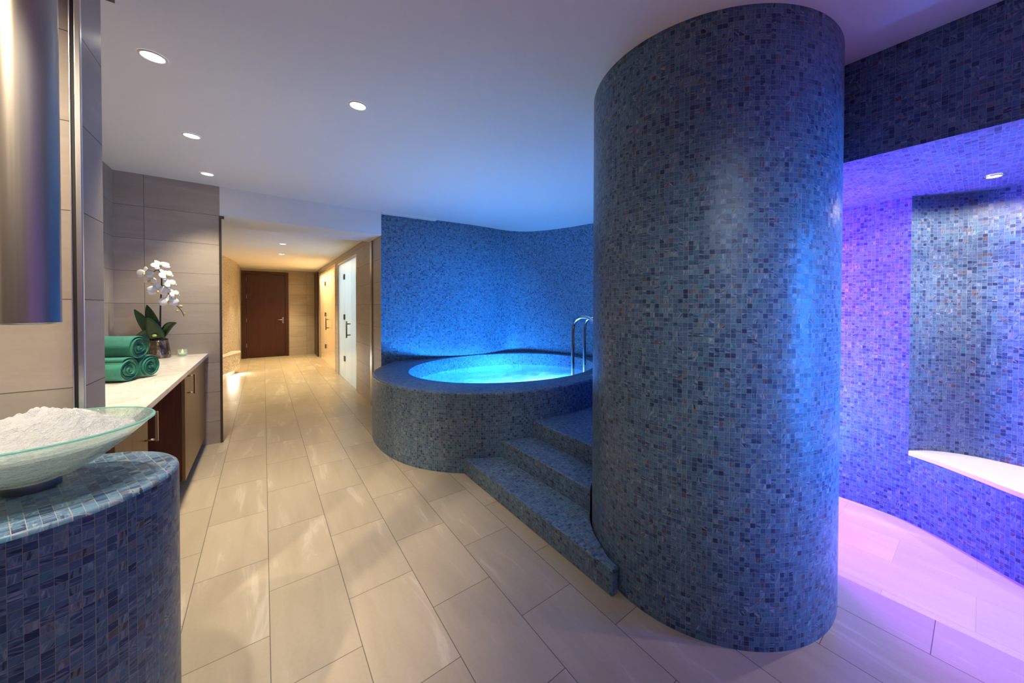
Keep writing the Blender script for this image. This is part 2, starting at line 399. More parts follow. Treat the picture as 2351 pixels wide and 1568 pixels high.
# wall behind the counter
b = MB(); b.box(-1.2, -0.349, YW, YW + 0.16, 0, H); b.box(-2.6, -1.2, YW + 0.14, YW + 0.3, 0, H)
struct(b.build('wall_counter', M_WALL), 'grey-beige tiled wall behind the orchid', 'wall')
b = MB(); b.box(-1.2, -1.06, NY1, YW, 0, H)
struct(b.build('wall_left', M_WALL), 'tiled wall along the back of the counter', 'wall')
b = MB(); b.box(-2.6, NX, NY0, NY1, 0, H)
struct(b.build('wall_nib', M_WALL), 'tiled end of the short wall behind the ice bowl', 'wall')
b = MB(); b.box(-2.7, -2.6, -2.4, NY0, 0, H)
struct(b.build('wall_far_left', M_WALL))
b = MB(); b.box(-2.7, 4.2, -2.5, -2.4, 0, H)
struct(b.build('wall_rear', M_WALL))
# steel corner trims
def trim(name, boxes, mat, label):
    b = MB()
    for x in boxes: b.box(*x)
    return struct(b.build(name, mat, bevel=0.002), label, 'trim')
trim('trim_1', [(NX - 0.011, NX + 0.003, NY0 - 0.004, NY0 + 0.010, 0, H), (NX - 0.0225, NX - 0.0185, NY0 - 0.004, NY0, 0, H)], M_SATIN, 'polished steel corner strip on the short wall')
b = MB(); b.box(NX - 0.0185, NX - 0.011, NY0 - 0.002, NY0, 0, H); struct(b.build('trim_2', M_BLACK))
trim('trim_3', [(-0.355, -0.336, YW - 0.006, YW + 0.02, 0, HB)], M_DARKMETAL, 'dark steel strip on the corridor corner')
trim('trim_4', [(-0.336, -0.315, YW - 0.008, YW + 0.014, HB - 0.03, HB)], M_DARKMETAL, 'small steel bracket at the top of the corridor corner')
trim('trim_5', [(NX, NX + 0.035, NY1 - 0.02, NY1 + 0.01, H - 0.03, H)], M_DARKMETAL, 'small steel bracket at the ceiling by the short wall')

# corridor: right wall with two glazed openings, far doors
D1 = (6.50, 8.34, 2.29); D2 = (8.72, 11.45, 2.33)
b = MB()
for y0, y1, z0, z1 in ((YW + 0.02, D1[0], 0, HC), (D1[0], D1[1], D1[2], HC), (D1[1], D2[0], 0, HC), (D2[0], D2[1], D2[2], HC), (D2[1], YE, 0, HC)):
    b.box(XR, XR + 0.12, y0, y1, z0, z1)
b.box(XR, XR + 0.12, YW + 0.02, 5.55, HC - 0.0, H)
struct(b.build('wall_right', M_WALL), 'tiled right wall of the corridor with two glazed openings', 'wall')
trim('trim_6', [(XR - 0.012, XR, 5.40, 5.50, 0, HB)], M_STEEL, 'vertical steel strip on the corridor wall beside the hot tub')
trim('trim_7', [(XR - 0.006, XR, 5.365, 5.40, 0, HB)], M_DARKMETAL, 'dark metal strip beside the steel strip')
b = MB(); b.box(-2.6, XR + 1.9, YE, YE + 0.12, 0, HC)
struct(b.build('wall_end', M_WALL), 'tiled wall at the far end of the corridor', 'wall')
b = MB(); b.box(-2.7, -2.6, NY1, YE, 0, H); struct(b.build('wall_corridor_outer', M_WALL))

# end door
DX0, DX1, DZ = -0.455, 0.555, 2.36
b = MB(); b.box(DX0, DX0 + 0.09, YE - 0.05, YE, 0, DZ); b.box(DX1 - 0.075, DX1, YE - 0.05, YE, 0, DZ); b.box(DX0 + 0.09, DX1 - 0.075, YE - 0.05, YE, DZ - 0.075, DZ)
fr = struct(b.build('door_1', M_DARKWOOD, bevel=0.004), 'dark red-brown wooden door at the end of the corridor', 'door')
b = MB(); b.box(DX0 + 0.095, DX1 - 0.08, YE - 0.035, YE - 0.005, 0.012, DZ - 0.08)
leaf = b.build('door_leaf', M_DARKWOOD, fr, bevel=0.003)
for z in (0.30, 0.98, 1.62, 2.08):
    b = MB(); b.box(DX0 + 0.086, DX0 + 0.100, YE - 0.046, YE - 0.034, z, z + 0.10); b.build('hinge', M_STEEL, leaf)
b = MB(); b.tube([(0.425, YE - 0.03, 1.03), (0.425, YE - 0.075, 1.03), (0.41, YE - 0.085, 1.03), (0.30, YE - 0.085, 1.03)], 0.011)
b.box(0.405, 0.445, YE - 0.042, YE - 0.034, 0.93, 1.10); b.tube([(0.425, YE - 0.034, 0.955), (0.425, YE - 0.052, 0.955)], 0.016)
b.build('door_handle', M_STEEL, leaf)
# brown door in the right wall near the end
b = MB(); b.box(XR - 0.03, XR, 11.62, YE - 0.01, 0, 2.37)
d4 = struct(b.build('door_4', M_DARKWOOD, bevel=0.003), 'dark wooden door in the right wall at the far end', 'door')

# glass doors
def glass_door(name, label, y0, y1, z1, panes, gmat, hinge_y, handle, leafi):
    b = MB(); s = 0.035
    b.box(XR + 0.0, XR + 0.10, y0, y0 + s, 0, z1); b.box(XR, XR + 0.10, y1 - s, y1, 0, z1); b.box(XR, XR + 0.10, y0 + s, y1 - s, z1 - s, z1)
    root = struct(b.build(name, M_STEEL), label, 'door')
    for i, (a, c) in enumerate(panes):
        b = MB(); b.box(XR + 0.012, XR + 0.024, a, c, 0.012, z1 - s)
        p = b.build('door_leaf' if i == leafi else 'glass_panel', gmat, root)
        if i == leafi: lf = p
    for z in (0.36, 1.16, 1.93):
        b = MB(); b.box(XR - 0.004, XR + 0.036, hinge_y - 0.05, hinge_y + 0.05, z, z + 0.10); b.build('hinge', M_DARKMETAL, lf)
    hy, z0, z2 = handle
    b = MB(); b.tube([(XR - 0.05, hy, z0 - 0.05), (XR - 0.05, hy, z2 + 0.05)], 0.012)
    for z in (z0, z2): b.tube([(XR + 0.012, hy, z), (XR - 0.05, hy, z)], 0.010)
    b.build('door_handle', M_DARKMETAL, lf)
    return root
glass_door('door_2', 'white frosted glass door nearest the hot tub', D1[0], D1[1], D1[2], [(D1[0] + .035, 6.965), (6.972, 7.655), (7.662, D1[1] - .035)], M_FROST, 7.655, (7.10, 0.90, 1.10), 1)
glass_door('door_3', 'glass door glowing with pale timber light, farther along', D2[0], D2[1], D2[2], [(D2[0] + .035, 9.49), (9.497, 10.31), (10.317, D2[1] - .035)], M_AMBER, 10.31, (9.75, 0.90, 1.10), 1)
# the rooms behind the glass
b = MB(); b.box(XR + 1.75, XR + 1.85, 5.9, 8.5, 0, HC); b.box(XR + 0.12, XR + 1.85, 5.8, 5.9, 0, HC); b.box(XR + 0.12, XR + 1.85, 8.48, 8.55, 0, HC)
struct(b.build('wall_steam_room', M_WHITE))
b = MB()
for k in range(26):
    z = k * 0.094
    b.box(XR + 0.55, XR + 0.575, 8.6, 12.3, z, z + 0.09)
b.box(XR + 0.12, XR + 0.55, 8.57, 8.6, 0, HC); b.box(XR + 0.12, XR + 0.55, 12.3, 12.36, 0, HC)
struct(b.build('wall_sauna', M_PINE), 'pale timber lining seen through the glass', 'wall')

# corridor left side: curved sand mosaic alcove with a bench
cw = catmull([(-1.35, 7.6), (-0.98, 8.35), (-0.72, 9.2), (-0.56, 10.1), (-0.50, 10.8), (-0.48, 11.35)], 8)
b = MB(); b.strip(cw, 0, HC, smooth=True); b.strip([(-2.6, 7.6), (-1.35, 7.6)], 0, HC)
struct(b.build('wall_alcove', M_SANDMOS), 'curved sand-coloured mosaic wall above the corridor bench', 'wall')
b = MB(); b.box(-0.62, -0.475, 11.35, YE, 0, HC); struct(b.build('wall_corridor_left', M_WALL), 'tiled strip of wall left of the wooden door', 'wall')
bf = catmull([(-1.05, 7.7), (-0.80, 8.5), (-0.60, 9.1), (-0.47, 9.55), (-0.385, 9.85)], 8)
bk = [p for p in catmull([(-0.555, 9.95), (-0.615, 9.5), (-0.735, 9.0), (-0.90, 8.4), (-1.12, 7.9)], 8)]
bench = thing('corridor_bench', 'sand mosaic bench with pale curved seat along the corridor wall', 'bench', (-0.6, 9.1, 0))
fp = bf + [(-0.40, 10.0), (-0.54, 10.02)] + bk
b = MB(); b.prism([(p[0] - 0.012, p[1]) for p in fp], 0.09, 0.425); b.build('base', M_SANDMOS, bench)
b = MB(); b.prism([(-0.93, 8.0), (-0.66, 9.0), (-0.48, 9.75), (-0.54, 9.8), (-0.64, 9.4), (-0.76, 9.0), (-0.98, 8.1)], 0.0, 0.09); b.build('plinth', M_WHITE, bench)
b = MB(); b.prism(fp, 0.425, 0.455); b.build('seat', M_MARBLE, bench, bevel=0.006)

# pool recess wall
W1 = [(XR, YW + 0.02), (1.90, 4.86)]
W2 = catmull([(1.90, 4.86), (2.6, 4.80), (3.08, 4.80), (3.40, 4.62), (3.62, 4.20), (3.75, 3.70), (3.82, 3.2), (3.84, 2.4), (3.84, 1.30)], 8)
b = MB(); b.strip(W1, 0, H); b.strip(W2, 0, H, u0=0.7, smooth=True)
struct(b.build('wall_pool', M_MOS), 'curved blue mosaic wall behind the hot tub', 'wall')
b = MB(); b.prism([(XR, YW + 0.02), (1.90, 4.86), (1.90, 4.79), (XR, 4.85)], H - 0.02, H)
struct(b.build('trim_8', M_PAINT), 'thin white strip where the ceiling meets the blue wall', 'trim')
# niche on the right
b = MB(); b.box(XH, XH + 0.10, -2.4, 0.62, HS, H)
struct(b.build('wall_header', M_MOS), 'dark blue mosaic header over the niche', 'wall')
b = MB(); b.poly([(XH, -2.4), (4.2, -2.4), (4.2, 1.40), (XH, 1.40)], HS + 0.001, False)
struct(b.build('ceiling_niche', M_MOS), 'blue mosaic soffit of the niche', 'ceiling')
RW = catmull([(3.375, 1.36), (3.372, 0.9), (3.365, 0.5), (3.335, 0.30)], 6)
b = MB(); b.strip(RW, 0, HS, flip=False, smooth=True); b.strip([(3.9, 1.30), (2.50, 1.30)], 0, H); b.strip([(2.5, 1.34), (3.9, 1.34)], 0, H)
struct(b.build('wall_niche', M_MOS), 'violet-lit mosaic wall of the niche beside the column', 'wall')
RF = catmull([(3.335, 0.30), (3.26, 0.16), (3.15, 0.01), (3.035, -0.14), (2.94, -0.32), (2.87, -0.6), (2.84, -1.0), (2.84, -2.4)], 6)
b = MB(); b.strip(RF, 0.0, 0.445, u0=1.07, smooth=True)
struct(b.build('wall_bench_front', M_MOS), 'mosaic front below the niche seat', 'wall')
RA = catmull([(3.335, 0.30), (3.43, 0.225), (3.50, 0.13), (3.535, 0.02), (3.535, -0.12), (3.50, -0.35), (3.46, -0.7), (3.45, -1.2), (3.45, -2.4)], 6)
b = MB(); b.strip(RA, 0.40, HS, smooth=True)
struct(b.build('wall_alcove_niche', M_MOS), 'curved grey-blue mosaic back wall above the niche seat', 'wall')
b = MB(); b.prism([(p[0] - 0.012, p[1] - 0.002) for p in RF] + RA[::-1][:-1], 0.445, 0.475)
seat = b.build('wall_bench', M_WHITE, bevel=0.004); tag(seat, 'white stone seat slab built into the mosaic niche', 'bench')

# ------------------------------------------------------------------ mosaic column
CX, CY, CR = 1.999, 1.030, 0.6264
b = MB(); b.lathe([(CR, 0), (CR, 0.6), (CR, 1.3), (CR, 2.0), (CR, H)], (CX, CY), 128)
tag(b.build('mosaic_column', M_MOS), 'massive round column clad in blue glass mosaic from floor to ceiling', 'column')

# ------------------------------------------------------------------ hot tub
ZT = 0.6865; IC = (2.40, 3.76); IRX, IRY = 1.17, 1.02
outer = catmull([(1.36, 4.915), (1.13, 4.62), (0.96, 4.30), (0.895, 3.95), (0.915, 3.50), (1.05, 3.08), (1.32, 2.74), (1.72, 2.51), (2.21, 2.446), (2.7, 2.49), (3.15, 2.62), (3.55, 2.86), (3.815, 3.12)], 8)
wl = [p for p in W2[::-1] if p[1] > 3.14] + [(1.36, 4.915)]
wl = [(p[0] - 0.012 if p[1] < 4.6 else p[0], p[1] - 0.012) for p in wl]
loop = outer + wl
def cast(th):
    d = (math.cos(th), math.sin(th)); best = 9e9
    for a, c in zip(loop, loop[1:] + loop[:1]):
        ex, ey = c[0] - a[0], c[1] - a[1]; den = d[0] * ey - d[1] * ex
        if abs(den) < 1e-12: continue
        px, py = a[0] - IC[0], a[1] - IC[1]
        t = (px * ey - py * ex) / den; w = (px * d[1] - py * d[0]) / den
        if t > 0 and -1e-6 <= w <= 1 + 1e-6: best = min(best, t)
    return best
NTH = 160; ths = [2 * PI * j / NTH for j in range(NTH)]
rin = [1 / math.sqrt((math.cos(t) / IRX) ** 2 + (math.sin(t) / IRY) ** 2) for t in ths]
rout = [max(cast(t), rin[i] + 0.012) for i, t in enumerate(ths)]
P = lambda i, r, z: (IC[0] + r * math.cos(ths[i % NTH]), IC[1] + r * math.sin(ths[i % NTH]), z)
tub = thing('hot_tub', 'raised round hot tub in blue mosaic with glowing turquoise water', 'hot tub', (2.3, 3.7, 0))
al = [0.0]
for i in range(NTH):
    a, c = P(i, rout[i], 0), P(i + 1, rout[(i + 1) % NTH], 0); al.append(al[-1] + math.dist(a, c))
b = MB(); b.grid([[P(i, rout[i], z) for i in range(NTH)] for z in (0, 0.3, ZT - 0.022)], True, lambda i, j: (al[j], (0, 0.3, ZT - 0.022)[i]))
b.build('outer_wall', M_MOS, tub)
b = MB()
ringsr = [(0.022, 0.0, 1), (0.0, -0.022, 0)]
cop = []
for k in range(5):
    a = k / 4 * PI / 2
    cop.append([P(i, rout[i] - 0.022 * (1 - math.cos(a)), ZT - 0.022 + 0.022 * math.sin(a)) for i in range(NTH)])
cop.append([P(i, (rout[i] - 0.022) * 0.5 + (rin[i] + 0.006) * 0.5, ZT) for i in range(NTH)])
cop.append([P(i, rin[i] + 0.006, ZT) for i in range(NTH)]); cop.append([P(i, rin[i], ZT - 0.006) for i in range(NTH)])
b.grid(cop, True, None)
uvc = []
for fi, f in enumerate(b.f):
    k, j = divmod(fi, NTH)
    if k < 3: uvc += [(al[j], ZT - 0.022 + 0.0115 * k), (al[j + 1], ZT - 0.022 + 0.0115 * k), (al[j + 1], ZT - 0.022 + 0.0115 * (k + 1)), (al[j], ZT - 0.022 + 0.0115 * (k + 1))]
    else: uvc += [(b.v[i][0], b.v[i][1]) for i in f]
b.uv = uvc
b.build('coping', M_MOS, tub)
b = MB(); zz = (ZT - 0.006, 0.3, 0.06)
b.grid([[P(i, rin[i], z) for i in range(NTH)] for z in zz], True, lambda i, j: (j * 2 * PI * 1.1 / NTH, zz[i]))
b.poly([P(i, rin[i], 0)[:2] for i in range(NTH)], 0.06)
b.build('basin', M_MOS, tub)
# water surface with swell from the jets
b = MB(); rows = []
for k in range(1, 29):
    f = k / 28
    rows.append([P(i, (rin[i] - 0.002) * f, 0.505 + (0.016 * mn.noise(Vector((f * math.cos(ths[i]) * 4, f * math.sin(ths[i]) * 4, 0.7))) + 0.008 * mn.noise(Vector((f * math.cos(ths[i]) * 11, f * math.sin(ths[i]) * 11, 2.7)))) * (1 - f ** 6)) for i in range(NTH)])
b.grid(rows, True, None); b.quad([rows[0][i] for i in range(NTH)], None, 0, True)
b.build('water', M_WATER, tub)

# steps up to the tub
st = thing('tub_steps', 'three blue mosaic steps rising beside the column to the hot tub', 'steps', (1.6, 2.0, 0))
def tub_edge(x): # front edge of the tub at this x
    ps = [p for p in outer if p[1] < 3.8]
    for a, c in zip(ps, ps[1:]):
        if a[0] <= x <= c[0]: return a[1] + (c[1] - a[1]) * (x - a[0]) / (c[0] - a[0])
    return 2.9
def col_edge(x): return CY + math.sqrt(max(CR ** 2 - (x - CX) ** 2, 0)) if abs(x - CX) < CR else None
xs = [1.322, 1.595, 1.857, 3.60]; zs = [0.135, 0.272, 0.408]
for k in range(3):
    xa = xs[k]; xb = xs[k + 1] if k < 2 else 2.9
    n = 24; top = [(xa + (xb - xa) * i / n, tub_edge(xa + (xb - xa) * i / n) - 0.002) for i in range(n + 1)]
    low = []
    for i in range(n, -1, -1):
        x = xa + (xb - xa) * i / n; e = col_edge(x + 0.002)
        low.append((x, (max(e + 0.014, 1.38 if k else 0)) if e and x > 1.415 else 1.115 if k == 0 else max(1.38, (e or 1.38) + 0.014)))
    if k == 0: low = [(x, y) for x, y in low if x > 1.52] + [(1.50, col_edge(1.50) + 0.014), (1.47, col_edge(1.47) + .014), (1.44, col_edge(1.44) + .014), (1.41, col_edge(1.41) + .014), (1.378, 1.19), (1.366, 1.115), (1.322, 1.115)]
    b = MB(); b.prism(top + low, 0.0 if k == 0 else zs[k - 1] * 0 + 0.0, zs[k]); b.build('step', M_MOS, st, bevel=0.006)

# grab rails
def rail(x, y, name, label):
    t = thing(name, label, 'handrail', (x, y - 0.37, ZT), 'pair of grab rails')
    S = 0.37; pts = [(x, y, 0.25), (x, y, 0.7), (x, y, 1.15)]
    for k in range(1, 9):
        a = PI / 2 * k / 8; pts.append((x, y - 0.16 + 0.16 * math.cos(a), 1.15 + 0.155 * math.sin(a)))
    for k in range(0, 8):
        a = PI / 2 + PI / 2 * k / 8; pts.append((x, y - S + 0.16 + 0.16 * math.cos(a), 1.15 + 0.155 * math.sin(a)))
    pts += [(x, y - S, 1.15), (x, y - S, ZT + 0.004)]
    b = MB(); b.tube(pts, 0.0195, 16); b.build('tube', M_CHROME, t)
    b = MB(); b.lathe([(0.0, ZT + 0.018), (0.03, ZT + 0.017), (0.06, ZT + 0.010), (0.068, ZT + 0.001)], (x, y - S), 32, flip=True); b.build('cover_plate', M_CHROME, t)
rail(2.80, 2.965, 'grab_rail', 'chrome hooped grab rail at the tub edge, left one of the pair')
rail(3.10, 3.075, 'grab_rail', 'chrome hooped grab rail at the tub edge, partly behind the column')

# ------------------------------------------------------------------ ice fountain
PX, PY, PR, PZ = -0.502, 1.615, 0.284, 0.91
ped = thing('pedestal', 'round blue mosaic pedestal carrying the glass ice bowl', 'pedestal', (PX, PY, 0))
b = MB(); b.lathe([(PR, 0), (PR, 0.3), (PR, 0.6), (PR, PZ - 0.012)], (PX, PY), 96); b.build('drum', M_MOS, ped)
b = MB(); prof = [(PR, PZ - 0.012), (PR - 0.002, PZ - 0.006), (PR - 0.006, PZ - 0.002), (PR - 0.012, PZ), (PR * 0.5, PZ), (0.0, PZ)]
b.lathe(prof, (PX, PY), 96); b.uv = [(b.v[i][0] * 0.94 + b.v[i][1] * 0.34, b.v[i][1] * 0.94 - b.v[i][0] * 0.34) for f in b.f for i in f]
b.build('tiled_top', M_MOS, ped)
BX, BY = -0.504, 1.640
bowl = thing('glass_bowl', 'wide frosted glass bowl with green edge on the mosaic pedestal', 'bowl', (BX, BY, PZ))
def prof_r(z):  # outer radius at height over pedestal
    t = max(0, min(1, (z - 0.028) / 0.135)); return 0.058 + (0.231 - 0.058) * (t ** 0.72)
out = [(0.0, 0.028)] + [(prof_r(0.028 + 0.135 * k / 14), 0.028 + 0.135 * k / 14) for k in range(15)]
inn = [(prof_r(0.028 + 0.135 * k / 14) - 0.007 - 0.004 * (1 - k / 14), 0.028 + 0.135 * k / 14 + 0.006 * (1 - k / 14)) for k in range(14, -1, -1)] + [(0.0, 0.036)]
b = MB(); b.lathe([(r, PZ + z) for r, z in out], (BX, BY), 96); b.lathe([(r, PZ + z) for r, z in inn], (BX, BY), 96)
b.build('bowl', M_BOWL, bowl)
b = MB(); b.lathe([(0.2240, PZ + 0.1630), (0.2245, PZ + 0.1650), (0.2290, PZ + 0.1655), (0.2312, PZ + 0.1638), (0.2314, PZ + 0.1605), (0.2270, PZ + 0.1612)], (BX, BY), 96); b.build('rim', M_RIM, bowl)
b = MB(); b.lathe([(0.048, PZ + 0.001), (0.050, PZ + 0.004), (0.050, PZ + 0.024), (0.046, PZ + 0.0275)], (BX, BY), 48); b.build('foot', M_FOOT, bowl)
# ice: a heaped, lumpy mound
b = MB(); rows = []; NR, NA = 40, 120
for k in range(NR + 1):
    f = k / NR; ring = []
    for j in range(NA):
        a = 2 * PI * j / NA
        x, y = f * math.cos(a), f * math.sin(a)
        hx, hy = x - 0.20, y + 0.16
        z = 0.142 + 0.082 * math.exp(-(hx * hx * 2.6 + hy * hy * 3.4)) - 0.012 * f * f
        rr = 0.190 * f
        p = Vector((BX + rr * math.cos(a), BY + rr * math.sin(a), 0))
        n = mn.fractal(p * 15, 0.9, 2.1, 5) * 0.015 + abs(mn.noise(p * 34)) * 0.016 + abs(mn.noise(p * 80)) * 0.009
        z += n * (0.5 + 0.5 * (1 - f))
        z = min(z, 0.30)
        zl = 0.120 - 0.0; 
        ring.append((p.x, p.y, PZ + (z if f < 0.98 else 0.136)))
    rows.append(ring)
rows2 = [[(BX + (prof_r(zz) - 0.027) * math.cos(2 * PI * j / NA), BY + (prof_r(zz) - 0.027) * math.sin(2 * PI * j / NA), PZ + zz) for j in range(NA)] for zz in (0.128, 0.105, 0.085, 0.065, 0.050)]
b.grid(rows + rows2, True, None, smooth=True, flip=False)
tag(b.build('crushed_ice', M_ICE), 'heap of crushed white ice filling the glass bowl', 'ice', kind='stuff')
# ice chute
chx, chy, chr_ = -0.500, 1.635, 0.051
ch = thing('ice_chute', 'brushed steel ice chute pipe hanging from the ceiling above the bowl', 'chute', (chx, chy, H))
b = MB(); b.lathe([(chr_, 1.372), (chr_, 1.8), (chr_, 2.2), (chr_, H - 0.002)], (chx, chy), 96); b.build('pipe', M_BRUSHED, ch)
b = MB(); b.lathe([(chr_, 1.372), (chr_ - 0.003, 1.368), (chr_ - 0.006, 1.372), (chr_ - 0.006, 1.6), (0, 1.6)], (chx, chy), 96); b.build('outlet_rim', M_STEEL, ch)
# ------------------------------------------------------------------ counter
ZC = 0.935; XF = -0.442
b = MB(); b.box(-1.058, XF, NY1 + 0.003, YW - 0.003, ZC - 0.034, ZC)
tag(b.build('worktop', M_MARBLE, bevel=0.003), 'long veined white stone worktop along the left wall', 'worktop')
def cabinet(y0, y1, hy, label):
    c = thing('base_cabinet', label, 'cabinet', (-0.75, (y0 + y1) / 2, 0), 'cabinets under the stone worktop')
    b = MB(); b.box(-1.055, XF - 0.045, y0, y1, 0.10, ZC - 0.036); b.build('carcass', M_CABWOOD, c)
    b = MB(); b.box(XF - 0.044, XF - 0.024, y0, y1, 0.10, ZC - 0.038); d = b.build('door', M_OAK, c, bevel=0.002)
    x = XF - 0.024
    b = MB(); b.tube([(x, hy, ZC - 0.06), (x + 0.042, hy, ZC - 0.06)], 0.0045); b.tube([(x, hy, ZC - 0.19), (x + 0.042, hy, ZC - 0.19)], 0.0045)
    b.box(x + 0.036, x + 0.046, hy - 0.006, hy + 0.006, ZC - 0.20, ZC - 0.05); b.build('handle', M_BRASS, d)
    b = MB(); b.box(-1.05, XF - 0.10, y0 + 0.005, y1 - 0.003, 0, 0.10); b.build('plinth', M_BLACK, c)
cabinet(NY1 + 0.004, 2.66, 2.60, 'wooden cabinet with long handle behind the glass bowl')
cabinet(3.74, YW - 0.004, 3.84, 'wooden cabinet with long handle under the candle end of the worktop')

# towels
def towel(r, L):
    """roll along +x with a spiral end at x=0, resting axis at z=0"""
    b = MB(); turns = 4.2; n = 170; th = r / (turns + 0.7)
    sp = []
    for i in range(n + 1):
        a = turns * 2 * PI * i / n; rad = 0.006 + (r - 0.006) * i / n
        w = 1 + 0.03 * math.sin(3 * a + 1.0) * (1 if i < n * 0.8 else 0.3)
        sp.append((rad * w * math.cos(a + 0.6), rad * w * math.sin(a + 0.6)))
    half = th * 0.44
    def off(i, s):
        p = sp[i]; q0 = sp[max(i - 1, 0)]; q1 = sp[min(i + 1, n)]
        tx, ty = q1[0] - q0[0], q1[1] - q0[1]; l = math.hypot(tx, ty) or 1
        return (p[0] - ty / l * s, p[1] + tx / l * s)
    rows = []
    for x, k in ((-L, 1.0), (-L * 0.6, 1.0), (-0.012, 1.0), (-0.004, 0.8), (0.0, 0.35)):
        rows.append([(x + (0.004 * math.sin(i * 0.11) if x > -0.05 else 0), *off(i, half * k)) for i in range(n + 1)] + [(x + (0.004 * math.sin(i * 0.11) if x > -0.05 else 0), *off(i, -half * k)) for i in range(n, -1, -1)])
    b.grid(rows, True, None, smooth=True, flip=True)
    # outer fold bunching at the end gives the soft rounded look
    return b
TG = 'rolled towels stacked on the worktop'
def place_towel(r, L, loc, rz, rx, label, proto=None):
    if proto is None:
        o = towel(r, L).build('rolled_towel', M_TOWEL)
    else:
        o = copy_tree(proto)
    o.location = loc; o.rotation_euler = (rx, 0, rz); return tag(o, label, 'towel', TG)
ra = math.atan2(-0.45, 0.89)
t1 = place_towel(0.074, 0.34, (-0.668, 3.386, ZC + 0.0765), ra, 0.3, 'rolled teal towel in front at the bottom, nearest the glass bowl')
t2 = place_towel(0.07, 0.34, (-0.600, 3.532, ZC + 0.0765), ra, 2.2, 'rolled teal towel at the bottom right beside the orchid pot', t1)
t3 = place_towel(0.07, 0.34, (-0.636, 3.458, ZC + 0.208), ra, 1.2, 'rolled teal towel lying on top of the other two', t1)

# orchid
OX, OY = -0.765, 4.76
orc = thing('potted_orchid', 'white moth orchid in a bark-filled glass pot on the worktop', 'plant', (OX, OY, ZC))
b = MB(); b.lathe([(0.0, ZC + 0.001), (0.080, ZC + 0.001), (0.086, ZC + 0.012), (0.084, ZC + 0.045), (0.074, ZC + 0.11), (0.066, ZC + 0.165), (0.062, ZC + 0.168), (0.060, ZC + 0.155), (0.0, ZC + 0.155)], (OX, OY), 48); b.build('pot', M_POT, orc)
b = MB(); rows = []
for k in range(9):
    f = k / 8; rows.append([(OX + 0.068 * f * math.cos(2 * PI * j / 40), OY + 0.068 * f * math.sin(2 * PI * j / 40), ZC + 0.172 + 0.02 * (1 - f * f) + 0.008 * mn.noise(Vector((j * 0.9, k * 1.3, 3.0)))) for j in range(40)])
b.grid(rows, True, None); b.build('bark', M_BARK, orc)
stem = catmull([(-0.752, 4.76, 1.10), (-0.75, 4.758, 1.118), (-0.748, 4.755, 1.264), (-0.745, 4.75, 1.425), (-0.739, 4.75, 1.547), (-0.736, 4.75, 1.648), (-0.740, 4.745, 1.715), (-0.756, 4.735, 1.745), (-0.785, 4.725, 1.725), (-0.805, 4.72, 1.69)], 6)
b = MB(); b.tube(stem, [0.0065 - 0.0035 * i / len(stem) for i in range(len(stem))], 8); b.build('stem', M_STEM, orc)
br = catmull([(-0.739, 4.75, 1.60), (-0.716, 4.742, 1.596), (-0.689, 4.735, 1.52), (-0.666, 4.73, 1.467), (-0.644, 4.73, 1.426), (-0.618, 4.73, 1.389), (-0.601, 4.73, 1.356), (-0.590, 4.73, 1.318)], 6)
b = MB(); b.tube(br, [0.0042 - 0.002 * i / len(br) for i in range(len(br))], 8); b.build('stem', M_STEM, orc)
def leaf(base, tip, width, droop, name='leaf'):
    A, T = Vector(base), Vector(tip); d = T - A; L = d.length
    side = d.cross(Vector((0.15, -1, 0.25))).cross(d).cross(d).normalized()
    side = d.cross(Vector((0, -1, 0.0))).normalized()
    nrm = side.cross(d).normalized(); b = MB(); rows = []
    for k in range(13):
        t = k / 12; c = A + d * t + Vector((0, 0, droop * math.sin(PI * t))) 
        w = width * (math.sin(PI * min(1, 0.10 + 0.90 * t) ** 0.85)) ** 0.7 if t < 1 else 0.002
        rows.append([tuple(c + side * (w * s) + nrm * (0.25 * w * abs(s) ** 1.5)) for s in (-1, -0.5, 0, 0.5, 1)])
    b.grid(rows, False, None)
    o = b.build(name, M_LEAF, orc); m = o.modifiers.new('thick', 'SOLIDIFY'); m.thickness = 0.004
leaf((-0.755, 4.75, 1.10), (-0.838, 4.79, 1.425), 0.042, 0.0)
leaf((-0.765, 4.74, 1.10), (-0.90, 4.72, 1.385), 0.040, 0.0)
leaf((-0.770, 4.73, 1.09), (-0.90, 4.70, 1.135), 0.046, 0.05)
leaf((-0.745, 4.73, 1.09), (-0.815, 4.68, 1.31), 0.050, 0.0)
leaf((-0.745, 4.75, 1.11), (-0.640, 4.72, 1.26), 0.030, 0.045)
b = MB(); b.lathe([(0.0, 1.133), (0.012, 1.137), (0.017, 1.146), (0.012, 1.155), (0.0, 1.158)], (-0.775, 4.69), 12); b.build('leaf', simple('pale_leaf', (0.42, 0.55, 0.10), 0.4), orc)
